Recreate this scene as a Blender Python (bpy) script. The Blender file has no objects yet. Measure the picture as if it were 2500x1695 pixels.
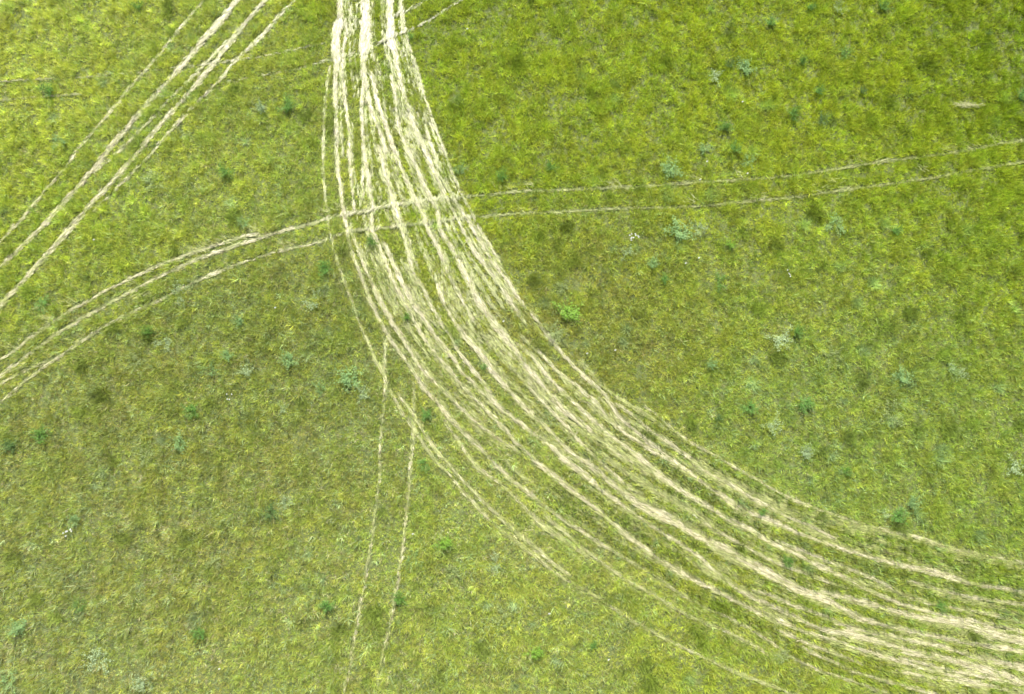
import bpy, math
import numpy as np

# ------------------------------------------------------------------ camera, sky, sun
S = bpy.context.scene
CAM_H, TILT, HFOV = 43.0, math.radians(11), math.radians(61)
cam_data = bpy.data.cameras.new('camera')
cam = bpy.data.objects.new('camera', cam_data)
S.collection.objects.link(cam)
S.camera = cam
cam_data.sensor_width = 36.0
cam_data.lens = 18.0 / math.tan(HFOV / 2)
cam_data.clip_end = 3000.0
cam.location = (0, 0, CAM_H)
cam.rotation_euler = (TILT, 0, 0)

SUN_EL, SUN_AZ = math.radians(48), math.radians(3)      # azimuth from +Y towards -X (sun beyond the top of the picture)
world = bpy.data.worlds.new('World')
S.world = world
world.use_nodes = True
nt = world.node_tree
nt.nodes.clear()
sky = nt.nodes.new('ShaderNodeTexSky')
sky.sky_type = 'NISHITA'
sky.sun_disc = False
sky.sun_elevation = SUN_EL
sky.sun_rotation = -SUN_AZ
bg = nt.nodes.new('ShaderNodeBackground')
bg.inputs['Strength'].default_value = 0.075
wo = nt.nodes.new('ShaderNodeOutputWorld')
nt.links.new(sky.outputs[0], bg.inputs['Color'])
nt.links.new(bg.outputs[0], wo.inputs['Surface'])
sd = bpy.data.lights.new('sun', 'SUN')
sd.energy = 5.0
sd.angle = math.radians(0.5)
sd.color = (1.0, 0.955, 0.87)
sun = bpy.data.objects.new('sun', sd)
S.collection.objects.link(sun)
sun.rotation_euler = (-(math.pi / 2 - SUN_EL), 0, SUN_AZ)
sun.rotation_mode = 'XYZ'
S.view_settings.view_transform = 'Standard'
S.view_settings.look = 'None'
S.view_settings.gamma = 1.0
S.view_settings.exposure = 1.48

# ------------------------------------------------------------------ helpers
RNG = np.random.default_rng(7)
W0, H0 = 2500.0, 1695.0
FX = (W0 / 2) / math.tan(HFOV / 2)
CT, ST = math.cos(TILT), math.sin(TILT)


def g(px, py):
    """pixel of the survey photograph -> metres on the flat meadow"""
    px = np.asarray(px, float); py = np.asarray(py, float)
    x = (px - W0 / 2) / FX; y = -(py - H0 / 2) / FX
    dy = y * CT + ST
    dz = y * ST - CT
    t = -CAM_H / dz
    return x * t, dy * t


def inv(x, y):
    """metres on the meadow -> survey pixel (only used to look up sward zones)"""
    z = -CAM_H
    cy = y * CT + z * ST
    cz = -y * ST + z * CT
    return W0 / 2 + FX * x / -cz, H0 / 2 - FX * cy / -cz


def vnoise(x, y, scale, seed):
    r = np.random.default_rng(seed)
    tab = r.random((256, 256)).astype(np.float32)
    u = x / scale + 1000.3; v = y / scale + 1000.7
    iu = np.floor(u).astype(np.int64); iv = np.floor(v).astype(np.int64)
    fu = u - iu; fv = v - iv
    fu = fu * fu * (3 - 2 * fu); fv = fv * fv * (3 - 2 * fv)
    a = tab[iu & 255, iv & 255]; b = tab[(iu + 1) & 255, iv & 255]
    c = tab[iu & 255, (iv + 1) & 255]; d = tab[(iu + 1) & 255, (iv + 1) & 255]
    return (a * (1 - fu) + b * fu) * (1 - fv) + (c * (1 - fu) + d * fu) * fv


def fbm(x, y, scale, seed, o=3):
    t = 0; a = 0.0; w = 1.0
    for k in range(o):
        ca, sa = math.cos(k * 1.1 + seed), math.sin(k * 1.1 + seed)
        t = t + w * vnoise(x * ca - y * sa, x * sa + y * ca, scale / (2 ** k), seed * 13 + k)
        a += w; w *= 0.6
    return t / a


def smooth(a, b, x):
    t = np.clip((x - a) / (b - a), 0, 1)
    return t * t * (3 - 2 * t)


# ------------------------------------------------------------------ wheel ruts: (px, py[, width px]) chains
def L(w, s, *pts):
    """w = default width in survey pixels, s = how hard the grass is flattened, pts flat list x, y or (x, y, w)"""
    out = []
    for p in pts:
        out.append((p[0], p[1], p[2] if len(p) > 2 else w))
    return out, s


BAND = [
    L(12, 1, (831, -60, 22), (831, 0, 22), (831, 25, 20), (830, 53, 22), (825, 86, 18), (822, 120, 20), (825, 148, 14), (822, 171), (819, 190), (819, 219), (820, 257), (822, 295, 9), (822, 328, 9), (822, 366, 9), (825, 394, 10), (824, 423, 9), (832, 448, 8), (835, 480, 8), (837, 508, 8), (844, 537, 8), (848, 566, 8), (853, 590, 7), (862, 620, 7), (871, 650, 7), (882, 679, 8), (894, 704, 8), (903, 736, 8), (919, 764, 10), (935, 798, 10), (948, 819, 10), (964, 844, 11), (985, 871, 10), (1007, 903, 9), (1028, 937, 12), (1046, 958, 12), (1074, 990, 10), (1092, 1017, 11), (1128, 1049, 11), (1167, 1090, 10), (1197, 1120, 8)),
    L(6, .72, (1167, 1090, 10), (1197, 1120, 8), (1227, 1155, 8), (1257, 1180, 9), (1291, 1203, 9), (1319, 1228, 7), (1346, 1248, 7), (1383, 1276, 6), (1419, 1296, 5), (1440, 1312, 5), (1470, 1331, 5), (1501, 1347, 5), (1538, 1370, 5), (1565, 1388, 5), (1602, 1408, 5), (1646, 1438, 5), (1685, 1463, 5), (1737, 1490, 5), (1790, 1513, 5), (1828, 1534, 5), (1870, 1560, 6), (1938, 1609, 6), (1988, 1632, 6), (2040, 1650, 6), (2100, 1668, 6), (2300, 1740, 6)),
    L(6, .9, (847, 60), (847, 76), (846, 95), (838, 118), (838, 156), (836, 181), (840, 210), (842, 238), (846, 263), (849, 295), (850, 305), (855, 347, 8), (854, 371, 8), (857, 398, 6), (857, 432), (860, 457), (864, 489), (866, 514)),
    L(7, .9, (818, 60), (814, 90), (812, 124), (818, 150)),
    L(6, .95, (866, 586), (887, 643), (900, 672), (912, 698), (923, 725, 8), (942, 757, 11), (960, 796, 10), (976, 814, 9), (996, 846, 8), (1012, 878, 8), (1023, 894, 5), (1042, 914, 6), (1069, 942, 6), (1096, 967, 5), (1119, 990, 5), (1147, 1019, 5), (1174, 1042, 5), (1197, 1058, 5), (1231, 1083, 5), (1265, 1101, 5)),
    L(30, 1, (891, -60, 34), (891, 0, 34), (893, 38, 27), (895, 76, 30), (891, 114, 30), (886, 150, 22), (890, 181, 22), (890, 210, 12), (884, 238, 7), (884, 267, 7), (886, 295, 7), (887, 318, 8), (888, 352, 9), (891, 387, 12), (895, 409, 9), (899, 438, 6), (901, 455, 6), (908, 486, 5), (910, 508, 6), (908, 535, 7), (907, 561, 9), (919, 581, 8), (930, 611, 8), (942, 638, 9), (953, 672, 9), (969, 700, 9), (983, 732, 11), (1001, 759, 9), (1015, 791, 8), (1031, 819, 8), (1051, 848, 7), (1067, 869, 8), (1090, 896, 8), (1101, 910, 7), (1128, 939, 7), (1151, 967, 7), (1186, 1003, 7), (1215, 1031, 8), (1243, 1058, 8), (1256, 1079, 8), (1288, 1106, 8), (1303, 1123, 8), (1328, 1143, 10), (1360, 1166, 12), (1387, 1191, 12), (1419, 1214, 10), (1440, 1232, 12), (1465, 1251, 12), (1492, 1276, 10), (1520, 1299, 10), (1552, 1324, 14), (1575, 1340, 14), (1602, 1363, 10), (1630, 1381, 11), (1659, 1397, 14), (1691, 1413, 12), (1728, 1433, 10), (1760, 1449, 8), (1806, 1472, 7), (1828, 1483, 8), (1856, 1495, 14), (1908, 1520, 12), (1956, 1538, 8), (2000, 1552, 7), (2034, 1563, 8), (2100, 1584, 8), (2180, 1610, 7), (2300, 1645, 7), (2400, 1668, 6), (2520, 1700, 6)),
    L(6, .8, (885, 420), (886, 440), (884, 462), (888, 490)),
    L(9, 1, (942, 602), (960, 643), (974, 672), (983, 695), (1001, 723, 12), (1019, 759, 12), (1038, 782, 10), (1058, 816, 14), (1083, 850, 12), (1096, 859, 9), (1119, 891, 7), (1128, 912, 6), (1149, 928, 7), (1170, 948, 6), (1200, 978, 9), (1227, 1001, 14), (1250, 1017, 14), (1280, 1042, 10), (1310, 1065, 7), (1342, 1088, 7), (1374, 1118, 12), (1401, 1141, 14), (1431, 1162, 12), (1456, 1185, 8), (1481, 1207, 6), (1504, 1221, 6), (1529, 1242, 6), (1556, 1260, 5), (1584, 1280, 5), (1616, 1301, 6), (1645, 1319, 6), (1675, 1338, 8), (1703, 1358, 8), (1737, 1388, 7), (1771, 1415, 9), (1806, 1442, 9), (1847, 1463, 8), (1886, 1481, 9), (1931, 1499, 7), (1977, 1525, 10), (2023, 1541, 9), (2068, 1545, 14), (2120, 1560, 12), (2206, 1586, 7), (2300, 1605, 14), (2342, 1619, 14), (2394, 1632, 22), (2432, 1643, 20), (2484, 1660, 20), (2560, 1680, 20)),
    L(12, 1, (905, 181, 12), (914, 200, 9), (920, 238, 9), (928, 267, 11), (937, 291, 13), (947, 318, 14), (954, 343, 12), (966, 369, 12), (971, 394, 11), (981, 413, 11), (988, 432, 8), (998, 457, 9), (1013, 486, 10), (1021, 505, 11), (1036, 531, 12), (1045, 563, 10), (1063, 595, 10), (1079, 631, 12), (1090, 659, 9), (1104, 688, 6), (1117, 718, 5), (1129, 736, 5), (1143, 759, 5), (1154, 782, 5)),
    L(7, .95, (897, 200, 12), (897, 228, 10), (905, 257, 9), (914, 290, 8), (922, 309, 7), (928, 322, 8), (935, 343, 8), (943, 371, 6)),
    L(6, .9, (926, 366), (933, 394), (939, 417), (947, 448), (956, 474, 5), (962, 499), (968, 518), (979, 547, 6), (985, 575, 8), (992, 597, 8), (1001, 627, 9), (1006, 661, 6), (1022, 691, 6), (1035, 709, 8), (1047, 736, 6), (1060, 759, 5), (1074, 782, 5), (1088, 803, 5), (1112, 845, 5), (1142, 889, 7), (1170, 919, 7), (1188, 946, 9), (1206, 976, 8)),
    L(6, .9, (955, 190), (962, 215), (966, 245), (968, 275), (975, 324), (985, 343), (996, 366), (1008, 394), (1027, 428, 10), (1034, 455, 14), (1046, 476, 13), (1057, 493, 10), (1072, 524, 12), (1072, 563, 10), (1095, 593, 12), (1115, 631, 14), (1129, 661, 20), (1143, 686, 22), (1156, 714, 24), (1170, 741, 20), (1193, 773, 18), (1214, 800, 18), (1232, 822, 19), (1248, 846, 18), (1264, 864, 14), (1278, 891, 17), (1300, 912, 20), (1319, 937, 11), (1346, 969, 10), (1360, 987, 15), (1383, 1010, 16), (1406, 1024, 15), (1426, 1040, 13), (1456, 1070, 10), (1488, 1090, 9), (1515, 1113, 10), (1543, 1130, 8)),
    L(14, 1, (952, -60, 26), (952, 0, 26), (950, 38, 24), (956, 63, 26), (952, 95, 32), (962, 124, 18), (969, 148, 11), (973, 181, 9), (981, 209, 9), (987, 234, 9), (996, 263, 13), (1004, 288, 13), (1013, 310, 12), (1027, 343, 12), (1040, 371, 11), (1053, 402, 11), (1063, 427, 8), (1076, 451, 7), (1087, 476, 7), (1101, 505, 5), (1116, 533, 5), (1131, 566, 6), (1145, 590, 8), (1156, 613, 9), (1175, 638, 8), (1195, 663, 9), (1211, 686, 9), (1229, 714, 10), (1248, 739, 11), (1264, 764, 8)),
    L(7, .9, (1042, 320), (1057, 362), (1066, 400, 5), (1072, 430), (1087, 455), (1103, 478), (1118, 505), (1133, 527, 6), (1148, 550, 6), (1161, 574, 9), (1175, 599, 7), (1193, 627, 6), (1209, 652, 6), (1227, 675, 7), (1245, 695, 6), (1259, 720, 4), (1280, 750, 4)),
    L(4, .7, (978, -60), (978, 0), (981, 29, 6), (992, 76), (998, 105), (1006, 133), (1015, 162), (1025, 190), (1034, 225), (1044, 257), (1053, 286), (1065, 318, 7), (1080, 356, 7), (1095, 404, 7), (1108, 436, 5), (1122, 465, 5), (1133, 486, 4), (1155, 530, 4), (1179, 574, 4), (1202, 611, 4), (1223, 641, 4)),
    L(8, 1, (1070, 691), (1074, 723, 9), (1092, 752, 7), (1106, 782, 9), (1122, 807, 9), (1149, 837, 14), (1174, 864, 18), (1190, 891, 13), (1208, 914, 14), (1227, 939, 11), (1249, 960, 16), (1270, 983, 12), (1287, 1002, 13), (1319, 1031, 10), (1346, 1056, 7), (1372, 1084, 7), (1396, 1109, 8), (1428, 1125, 10), (1458, 1150, 13), (1474, 1166, 15), (1504, 1189, 18), (1531, 1210, 19), (1556, 1230, 22), (1584, 1246, 24), (1611, 1256, 24), (1646, 1271, 19), (1680, 1297, 13), (1719, 1319, 15), (1755, 1335, 19), (1787, 1351, 22), (1824, 1370, 20), (1863, 1392, 20), (1908, 1418, 18), (1956, 1443, 18), (1988, 1454, 16), (2034, 1472, 14), (2080, 1500, 14), (2114, 1515, 12), (2160, 1524, 10), (2206, 1538, 8), (2260, 1548, 8), (2331, 1563, 10), (2365, 1569, 10), (2411, 1577, 11), (2457, 1583, 12), (2500, 1590, 12), (2560, 1600, 12)),
    L(18, 1, (1988, 1446, 8), (2023, 1446, 12), (2075, 1462, 12), (2114, 1472, 12), (2160, 1483, 12), (2194, 1494, 12), (2228, 1504, 12), (2286, 1512, 12), (2343, 1520, 18), (2377, 1533, 24), (2423, 1547, 24), (2480, 1561, 22), (2560, 1580, 22)),
    L(6, .95, (1291, 948), (1319, 976), (1346, 1006), (1371, 1028), (1394, 1054, 7), (1419, 1083), (1447, 1111), (1474, 1136), (1515, 1173), (1543, 1198), (1565, 1207)),
    L(7, .95, (1280, 855), (1300, 875), (1321, 900), (1348, 932), (1374, 960), (1401, 983), (1428, 1010), (1456, 1033, 9), (1488, 1062), (1520, 1085, 8), (1556, 1113, 12), (1588, 1138, 15), (1606, 1158, 16), (1634, 1178, 16), (1669, 1201, 14), (1703, 1224, 13), (1742, 1244, 10), (1771, 1265, 9), (1806, 1281, 12), (1840, 1297, 11), (1874, 1320, 11), (1901, 1336, 9), (1938, 1349, 8), (1965, 1366, 9), (2000, 1383, 11), (2034, 1396, 9), (2069, 1419, 9), (2103, 1435, 8), (2128, 1444, 8), (2183, 1469, 8), (2217, 1481, 7), (2290, 1500, 7), (2360, 1512, 8), (2440, 1530, 9), (2560, 1555, 8)),
    L(7, .9, (1314, 857), (1346, 891), (1370, 915), (1401, 937, 9), (1428, 964, 10), (1456, 983, 10), (1481, 1019), (1520, 1054, 8), (1549, 1074, 7), (1577, 1090, 8), (1607, 1110, 8), (1634, 1122), (1669, 1143), (1703, 1169), (1737, 1192), (1783, 1219), (1817, 1244), (1851, 1258, 11), (1886, 1272, 10), (1920, 1288, 10), (1954, 1304, 7), (1988, 1317, 6), (2023, 1328, 6), (2057, 1340, 6), (2091, 1351, 6), (2137, 1364, 7), (2183, 1378, 11), (2228, 1387, 13), (2286, 1398, 16), (2331, 1414, 12), (2365, 1424, 9), (2423, 1433, 8), (2468, 1439, 10), (2560, 1456, 8)),
    L(8, .95, (1300, 770), (1320, 800, 6), (1378, 869, 7), (1401, 896), (1433, 928), (1454, 946), (1481, 968, 12), (1495, 1000, 9), (1524, 1031), (1556, 1058, 10), (1586, 1081, 10), (1616, 1104, 8), (1648, 1127, 7), (1680, 1152, 6), (1720, 1180, 6), (1760, 1212, 7), (1800, 1243, 5)),
    L(6, .9, (1508, 990), (1543, 1012), (1565, 1033), (1588, 1051), (1610, 1066), (1630, 1079, 9), (1650, 1098, 9), (1680, 1114, 8), (1700, 1139, 6), (1737, 1160, 8), (1778, 1180, 9), (1806, 1198, 7), (1840, 1221, 7), (1874, 1235, 6), (1908, 1256, 6), (1943, 1269, 6), (1990, 1290, 4), (2034, 1312, 3)),
    L(4, .7, (1575, 994), (1607, 1017), (1634, 1042), (1657, 1061), (1691, 1084, 5), (1721, 1100, 5), (1760, 1121, 5), (1796, 1141, 6), (1819, 1156, 6), (1863, 1180, 6), (1908, 1207, 6), (1943, 1224, 6), (1977, 1237, 6), (2023, 1253, 6), (2069, 1271, 6), (2114, 1282, 6), (2160, 1296, 5), (2217, 1309, 5), (2263, 1319, 7), (2308, 1339, 8), (2365, 1350, 7), (2423, 1360, 6), (2468, 1371, 7), (2560, 1386, 7)),
    L(7, .9, (1901, 1322), (1920, 1331), (1965, 1347), (2000, 1361), (2046, 1378), (2091, 1396), (2137, 1414), (2194, 1446, 5), (2228, 1462, 5), (2290, 1478, 5), (2360, 1490, 5), (2440, 1500, 3)),
    L(6, .9, (2212, 1419), (2263, 1430, 7), (2308, 1446, 8), (2365, 1456), (2434, 1467, 8), (2560, 1484, 8)),
    L(6, .8, (2340, 1482), (2388, 1492), (2434, 1506), (2500, 1522), (2560, 1535)),
    L(7, .85, (1646, 1224), (1703, 1260), (1737, 1292, 5), (1806, 1324, 5), (1840, 1345, 6), (1874, 1365, 7), (1908, 1379), (1943, 1393, 7), (1988, 1408, 7), (2030, 1425, 5)),
    L(4.5, .75, (1337, 1264, 8), (1440, 1354, 3), (1474, 1376), (1497, 1395), (1531, 1420), (1565, 1437), (1600, 1454, 6), (1641, 1481, 6), (1675, 1499, 6), (1703, 1515, 5), (1760, 1536, 5), (1806, 1559, 6), (1847, 1579, 5), (1874, 1598, 4)),
    L(5, .58, (805, 168, 6), (796, 230, 3), (792, 276, 5), (790, 347, 5), (789, 394, 6), (791, 432, 6), (794, 470, 4), (797, 508, 4), (803, 550, 3), (809, 581, 4), (818, 618, 4), (827, 650, 4), (834, 668, 4), (846, 700, 6), (855, 723, 4), (869, 762, 4), (880, 796, 4), (896, 832, 5), (910, 867, 6), (918, 885, 7), (937, 914, 9), (950, 946, 7), (971, 990, 7), (991, 1019, 7), (1014, 1051, 6), (1035, 1088, 7), (1055, 1115, 6), (1079, 1141, 5), (1129, 1200, 6), (1168, 1238, 6), (1207, 1281, 6), (1245, 1312, 7), (1303, 1354, 7), (1342, 1389, 7), (1381, 1416, 5), (1451, 1455, 5), (1516, 1498, 5), (1575, 1533, 5), (1640, 1568, 5), (1700, 1595, 4), (1760, 1625, 6), (1806, 1646, 6), (1851, 1662, 5), (1897, 1680, 6), (1960, 1706, 6)),
    L(6, .75, (971, 960, 4), (990, 985), (1026, 1038), (1046, 1074), (1069, 1104, 7), (1096, 1133, 8), (1110, 1153), (1149, 1192, 5), (1187, 1231), (1226, 1269, 7), (1265, 1304, 9), (1310, 1340, 7), (1350, 1374, 8), (1389, 1405, 7)),
    L(6, .8, (1083, 1026, 5), (1106, 1058, 7), (1128, 1090, 6), (1140, 1110), (1160, 1138, 11), (1190, 1160, 7), (1211, 1172, 5), (1257, 1211, 5), (1296, 1258, 7), (1334, 1289, 14), (1393, 1331, 8), (1439, 1362, 4)),
    L(6, .85, (1904, 1541, 12), (1931, 1552, 8), (1965, 1570, 7), (2034, 1593, 6), (2100, 1620, 5)),
    L(5, .85, (1965, 1586), (2000, 1602), (2034, 1616), (2080, 1639), (2140, 1655), (2265, 1690, 8), (2350, 1720)),
    L(9, .95, (1840, 1442, 10), (1886, 1454, 8), (1931, 1477, 7), (1977, 1490, 8), (2023, 1509, 10), (2057, 1525, 9), (2100, 1540, 14), (2160, 1548, 8), (2200, 1560, 6), (2270, 1572, 8), (2316, 1584, 8), (2361, 1596, 8), (2394, 1605, 14), (2432, 1616, 18), (2471, 1624, 18), (2560, 1645, 20)),
    L(6, .9, (2200, 1593), (2245, 1601), (2290, 1606, 12), (2330, 1614)),
    L(6, .9, (2200, 1609), (2252, 1619), (2303, 1633), (2368, 1645), (2419, 1655), (2500, 1672)),
    L(5, .8, (2200, 1640), (2265, 1652), (2329, 1663), (2381, 1673), (2445, 1679), (2560, 1692)),
]
UPLEFT = [
    L(11, 1, (630, -60, 12), (581, 0, 13), (542, 50, 12), (492, 105, 11), (457, 151, 10), (407, 205, 10), (356, 263, 9), (318, 306, 10), (263, 372, 10), (232, 414, 10), (167, 484, 9), (128, 531, 9), (70, 589, 8), (0, 655, 8), (-60, 712, 8)),
    L(9, 1, (700, -60, 8), (651, 0, 8), (600, 58, 8), (569, 97, 8), (534, 143, 10), (496, 190, 9), (457, 236, 8), (407, 290, 9), (364, 341, 8), (329, 387, 9), (271, 449, 10), (217, 507, 10), (174, 558, 12), (116, 624, 10), (77, 666, 10), (0, 751, 9), (-60, 815, 9)),
    L(6, .60, (500, 0, 3), (476, 31, 5), (426, 89, 7), (387, 139, 6), (349, 182, 5), (318, 217, 4), (279, 267, 6), (240, 310, 6), (194, 364, 8), (167, 403, 6), (128, 449, 5), (89, 496, 5), (50, 542, 5), (0, 592, 4), (-50, 640, 4)),
    L(5, .55, (770, -60, 6), (720, 4, 6), (674, 50, 5), (620, 112, 7), (581, 143, 5), (542, 194, 5), (511, 221, 4), (465, 271, 7), (418, 321, 6), (372, 376, 5), (329, 418, 4), (283, 465, 5), (232, 515, 4)),
    L(5, .6, (560, 100, 5), (503, 155, 7), (461, 201, 5), (418, 240, 4), (360, 306, 4), (310, 352, 5), (271, 391, 5), (232, 422, 4)),
    L(5, .8, (0, 12, 5), (-40, 70, 5), (30, -40, 5)),
]
CROSS = [
    L(5, .9, (-60, 915), (0, 876), (39, 856, 6), (89, 813, 6), (136, 782, 5), (170, 759, 5), (232, 724, 5), (290, 693, 4), (349, 666, 4), (407, 639, 4), (465, 620, 6), (542, 593, 5), (600, 575, 5), (627, 570, 8)),
    L(7, .95, (-60, 965, 8), (0, 918, 8), (77, 860, 7), (136, 817, 7), (194, 782, 6), (252, 748, 7), (310, 717, 7), (368, 686, 6), (426, 658, 6), (484, 631, 7), (562, 604, 6), (627, 581, 7), (697, 562, 6), (747, 550, 5), (798, 533, 5), (840, 524, 6), (893, 516, 7), (950, 501, 5), (1007, 495, 5), (1065, 487, 5), (1122, 480, 4), (1187, 476, 3), (1265, 466, 3), (1342, 464, 3), (1400, 462, 3), (1516, 457, 4), (1600, 452, 3), (1716, 443, 3), (1832, 437, 4), (1949, 426, 4), (2084, 405, 3), (2181, 391, 4), (2258, 381, 2), (2336, 372, 3), (2413, 356, 4), (2500, 341, 4), (2570, 330, 4)),
    L(5, .85, (-60, 1040), (0, 985, 3), (35, 953, 5), (97, 902, 5), (174, 852, 5), (201, 833, 5), (271, 786, 5), (349, 751, 4), (407, 724, 4), (465, 693, 3), (523, 666, 5), (620, 631, 4), (697, 608, 4), (794, 589, 3), (840, 564, 3), (928, 558, 4), (969, 552, 5), (1060, 540, 3), (1187, 527, 2), (1284, 519, 3), (1381, 517, 4), (1478, 509, 4), (1613, 506, 4), (1716, 502, 4), (1832, 490, 4), (1949, 480, 4), (2007, 471, 5), (2103, 457, 4), (2220, 443, 4), (2297, 430, 3), (2375, 414, 4), (2500, 395, 4), (2570, 384, 4)),
    L(4, .7, (0, 937), (60, 905), (110, 882), (160, 862, 2)),
]
LOWER = [
    L(5, .8, (943, 821, 4), (941, 871, 6), (939, 918, 7), (943, 945, 5), (936, 995, 4), (932, 1053, 4), (928, 1092, 4), (928, 1165, 4), (916, 1250, 4), (910, 1312, 4), (897, 1385, 7), (885, 1451, 6), (874, 1521, 6), (860, 1591, 5), (850, 1645, 6), (841, 1691, 5), (832, 1750, 5)),
    L(6, .9, (1011, 937, 3), (1011, 1007, 4), (1009, 1084, 5), (1001, 1146, 6), (999, 1203, 6), (990, 1289, 6), (976, 1397, 8), (967, 1444, 7), (955, 1521, 7), (939, 1583, 6), (928, 1645, 6), (920, 1684, 4), (908, 1750, 4)),
]
FAINT = [
    L(3, .62, (-60, 206), (0, 201), (116, 194), (271, 186), (426, 167), (600, 147), (716, 124), (798, 105)),
    L(3, .62, (-60, 256), (0, 248), (58, 240), (200, 232, 2)),
    L(3, .62, (560, 202), (600, 194), (736, 167), (806, 147), (869, 133)),
    L(4, .75, (922, 109), (966, 91), (998, 76), (1036, 59), (1072, 36), (1099, 19), (1127, 0), (1190, -50)),
    L(4, .6, (960, 44), (970, 38), (988, 29), (1017, 15), (1042, 2), (1100, -30)),
]
GROUPS = [BAND, UPLEFT, CROSS, LOWER, FAINT]

# ------------------------------------------------------------------ rasterise ruts on a metre grid
XA, XB, YA, YB, CS = -33.0, 33.0, -19.0, 35.0, 0.035
NX, NY = int((XB - XA) / CS), int((YB - YA) / CS)
gx = (np.arange(NX) + .5) * CS + XA
gy = (np.arange(NY) + .5) * CS + YA
RUT = np.zeros((len(GROUPS), NY, NX), np.float32)      # 0..1 flattened
DROP = np.zeros((NY, NX), np.float32)                   # where no grass stands any more
NEAR = np.zeros((NY, NX), np.float32)                   # trampled margin
DX = np.zeros((NY, NX), np.float32)
DY = np.zeros((NY, NX), np.float32)
MPP = 0.0205


def catmull(pts, n=4):
    p = np.array(pts, float)
    p = np.vstack([2 * p[0] - p[1], p, 2 * p[-1] - p[-2]])
    out = []
    for i in range(1, len(p) - 2):
        for k in range(n):
            t = k / n
            out.append(0.5 * ((2 * p[i]) + (-p[i - 1] + p[i + 1]) * t + (2 * p[i - 1] - 5 * p[i] + 4 * p[i + 1] - p[i + 2]) * t * t + (-p[i - 1] + 3 * p[i] - 3 * p[i + 1] + p[i + 2]) * t ** 3))
    out.append(p[-2])
    return np.array(out)


CHAINS = []                                            # world-space polylines per group
for gi, grp in enumerate(GROUPS):
    for pts, stn in grp:
        c = catmull(pts)
        x, y = g(c[:, 0], c[:, 1])
        wd = np.maximum(c[:, 2], 2.0) * MPP * 0.5 * (.78, 1.15, .60, .95, .8)[gi]      # half width, metres
        if gi == 2: wd = wd * np.where(c[:, 0] < 800, 1.35, .95)
        if gi == 0: wd = wd * (1 + .30 * smooth(900, 1250, c[:, 1]))
        wd = wd * (.45 + 1.1 * fbm(x, y, .7, 37, 2))
        if len(x) > 12:                                # rolling wheels do not jitter
            kk = 9 if gi == 0 else 7
            ker = np.hanning(kk + 2)[1:-1]; ker /= ker.sum()
            xp = np.pad(x, kk // 2, mode='reflect', reflect_type='odd'); yp = np.pad(y, kk // 2, mode='reflect', reflect_type='odd')
            x = np.convolve(xp, ker, 'valid'); y = np.convolve(yp, ker, 'valid')
        # wobble so that the ruts are not drafted lines
        wob = (fbm(x * 1.0, y * 1.0, 1.3, 31) - .5) * 0.05
        x = x + wob; y = y + wob * .6
        CHAINS.append((gi, x, y, wd, stn))
        R = 0.75 if gi == 0 else 0.30
        for k in range(len(x) - 1):
            x0, y0, x1, y1 = x[k], y[k], x[k + 1], y[k + 1]
            m = R + max(wd[k], wd[k + 1]) + .1
            ia = max(0, int((min(x0, x1) - m - XA) / CS)); ib = min(NX, int((max(x0, x1) + m - XA) / CS) + 1)
            ja = max(0, int((min(y0, y1) - m - YA) / CS)); jb = min(NY, int((max(y0, y1) + m - YA) / CS) + 1)
            if ia >= ib or ja >= jb:
                continue
            X = gx[None, ia:ib]; Y = gy[ja:jb, None]
            vx, vy = x1 - x0, y1 - y0
            ll = vx * vx + vy * vy + 1e-9
            t = np.clip(((X - x0) * vx + (Y - y0) * vy) / ll, 0, 1)
            d = np.hypot(X - x0 - t * vx, Y - y0 - t * vy)
            w = wd[k] + (wd[k + 1] - wd[k]) * t
            prof = stn * ((1 - smooth(w * .4, w + .03, d)) * .82 + .18 * (1 - smooth(w * .8, w + .17, d)))
            sl = (gi, slice(ja, jb), slice(ia, ib))
            RUT[sl] = np.maximum(RUT[sl], prof)
            s3 = (slice(ja, jb), slice(ia, ib))
            ex = (.01, .03, .06, .02, .02)[gi]
            DROP[s3] = np.maximum(DROP[s3], stn * (1 - smooth(w + ex - .02, w + ex + .04, d)))
            q = np.exp(-((np.maximum(d - w, 0)) / (R * .42)) ** 2)
            s2 = (slice(ja, jb), slice(ia, ib))
            if gi == 0:
                NEAR[s2] = np.maximum(NEAR[s2], q * min(1, stn))
            wt = q ** 2 + 1e-6
            ln = math.sqrt(ll)
            ux, uy = vx / ln, vy / ln
            if uy > 0:
                ux, uy = -ux, -uy
            DX[s2] += wt * ux; DY[s2] += wt * uy


# ---- the band between its two edge ruts: along (s) and across (v) coordinates, for the half-flattened streaks
EDGE_L = [(826, -60), (822, 60), (815, 124), (819, 200), (818, 300), (822, 423), (835, 500), (850, 580), (882, 679), (903, 736), (948, 819), (1007, 903), (1074, 990), (1167, 1090), (1257, 1180), (1346, 1250), (1440, 1312), (1600, 1405), (1685, 1463), (1828, 1534), (1938, 1609), (2040, 1650), (2300, 1740)]
EDGE_R = [(985, -60), (984, 40), (1000, 110), (1034, 225), (1080, 356), (1130, 480), (1179, 574), (1230, 655), (1300, 760), (1400, 860), (1490, 950), (1580, 1010), (1657, 1061), (1760, 1121), (1863, 1180), (1977, 1237), (2114, 1282), (2263, 1319), (2423, 1360), (2560, 1386)]
BANDX = [(905, -60), (905, 100), (922, 200), (950, 300), (978, 400), (1010, 500), (1060, 620), (1120, 740), (1220, 880), (1330, 990), (1470, 1110), (1640, 1240), (1850, 1370), (2070, 1470), (2300, 1540), (2560, 1600)]


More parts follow.
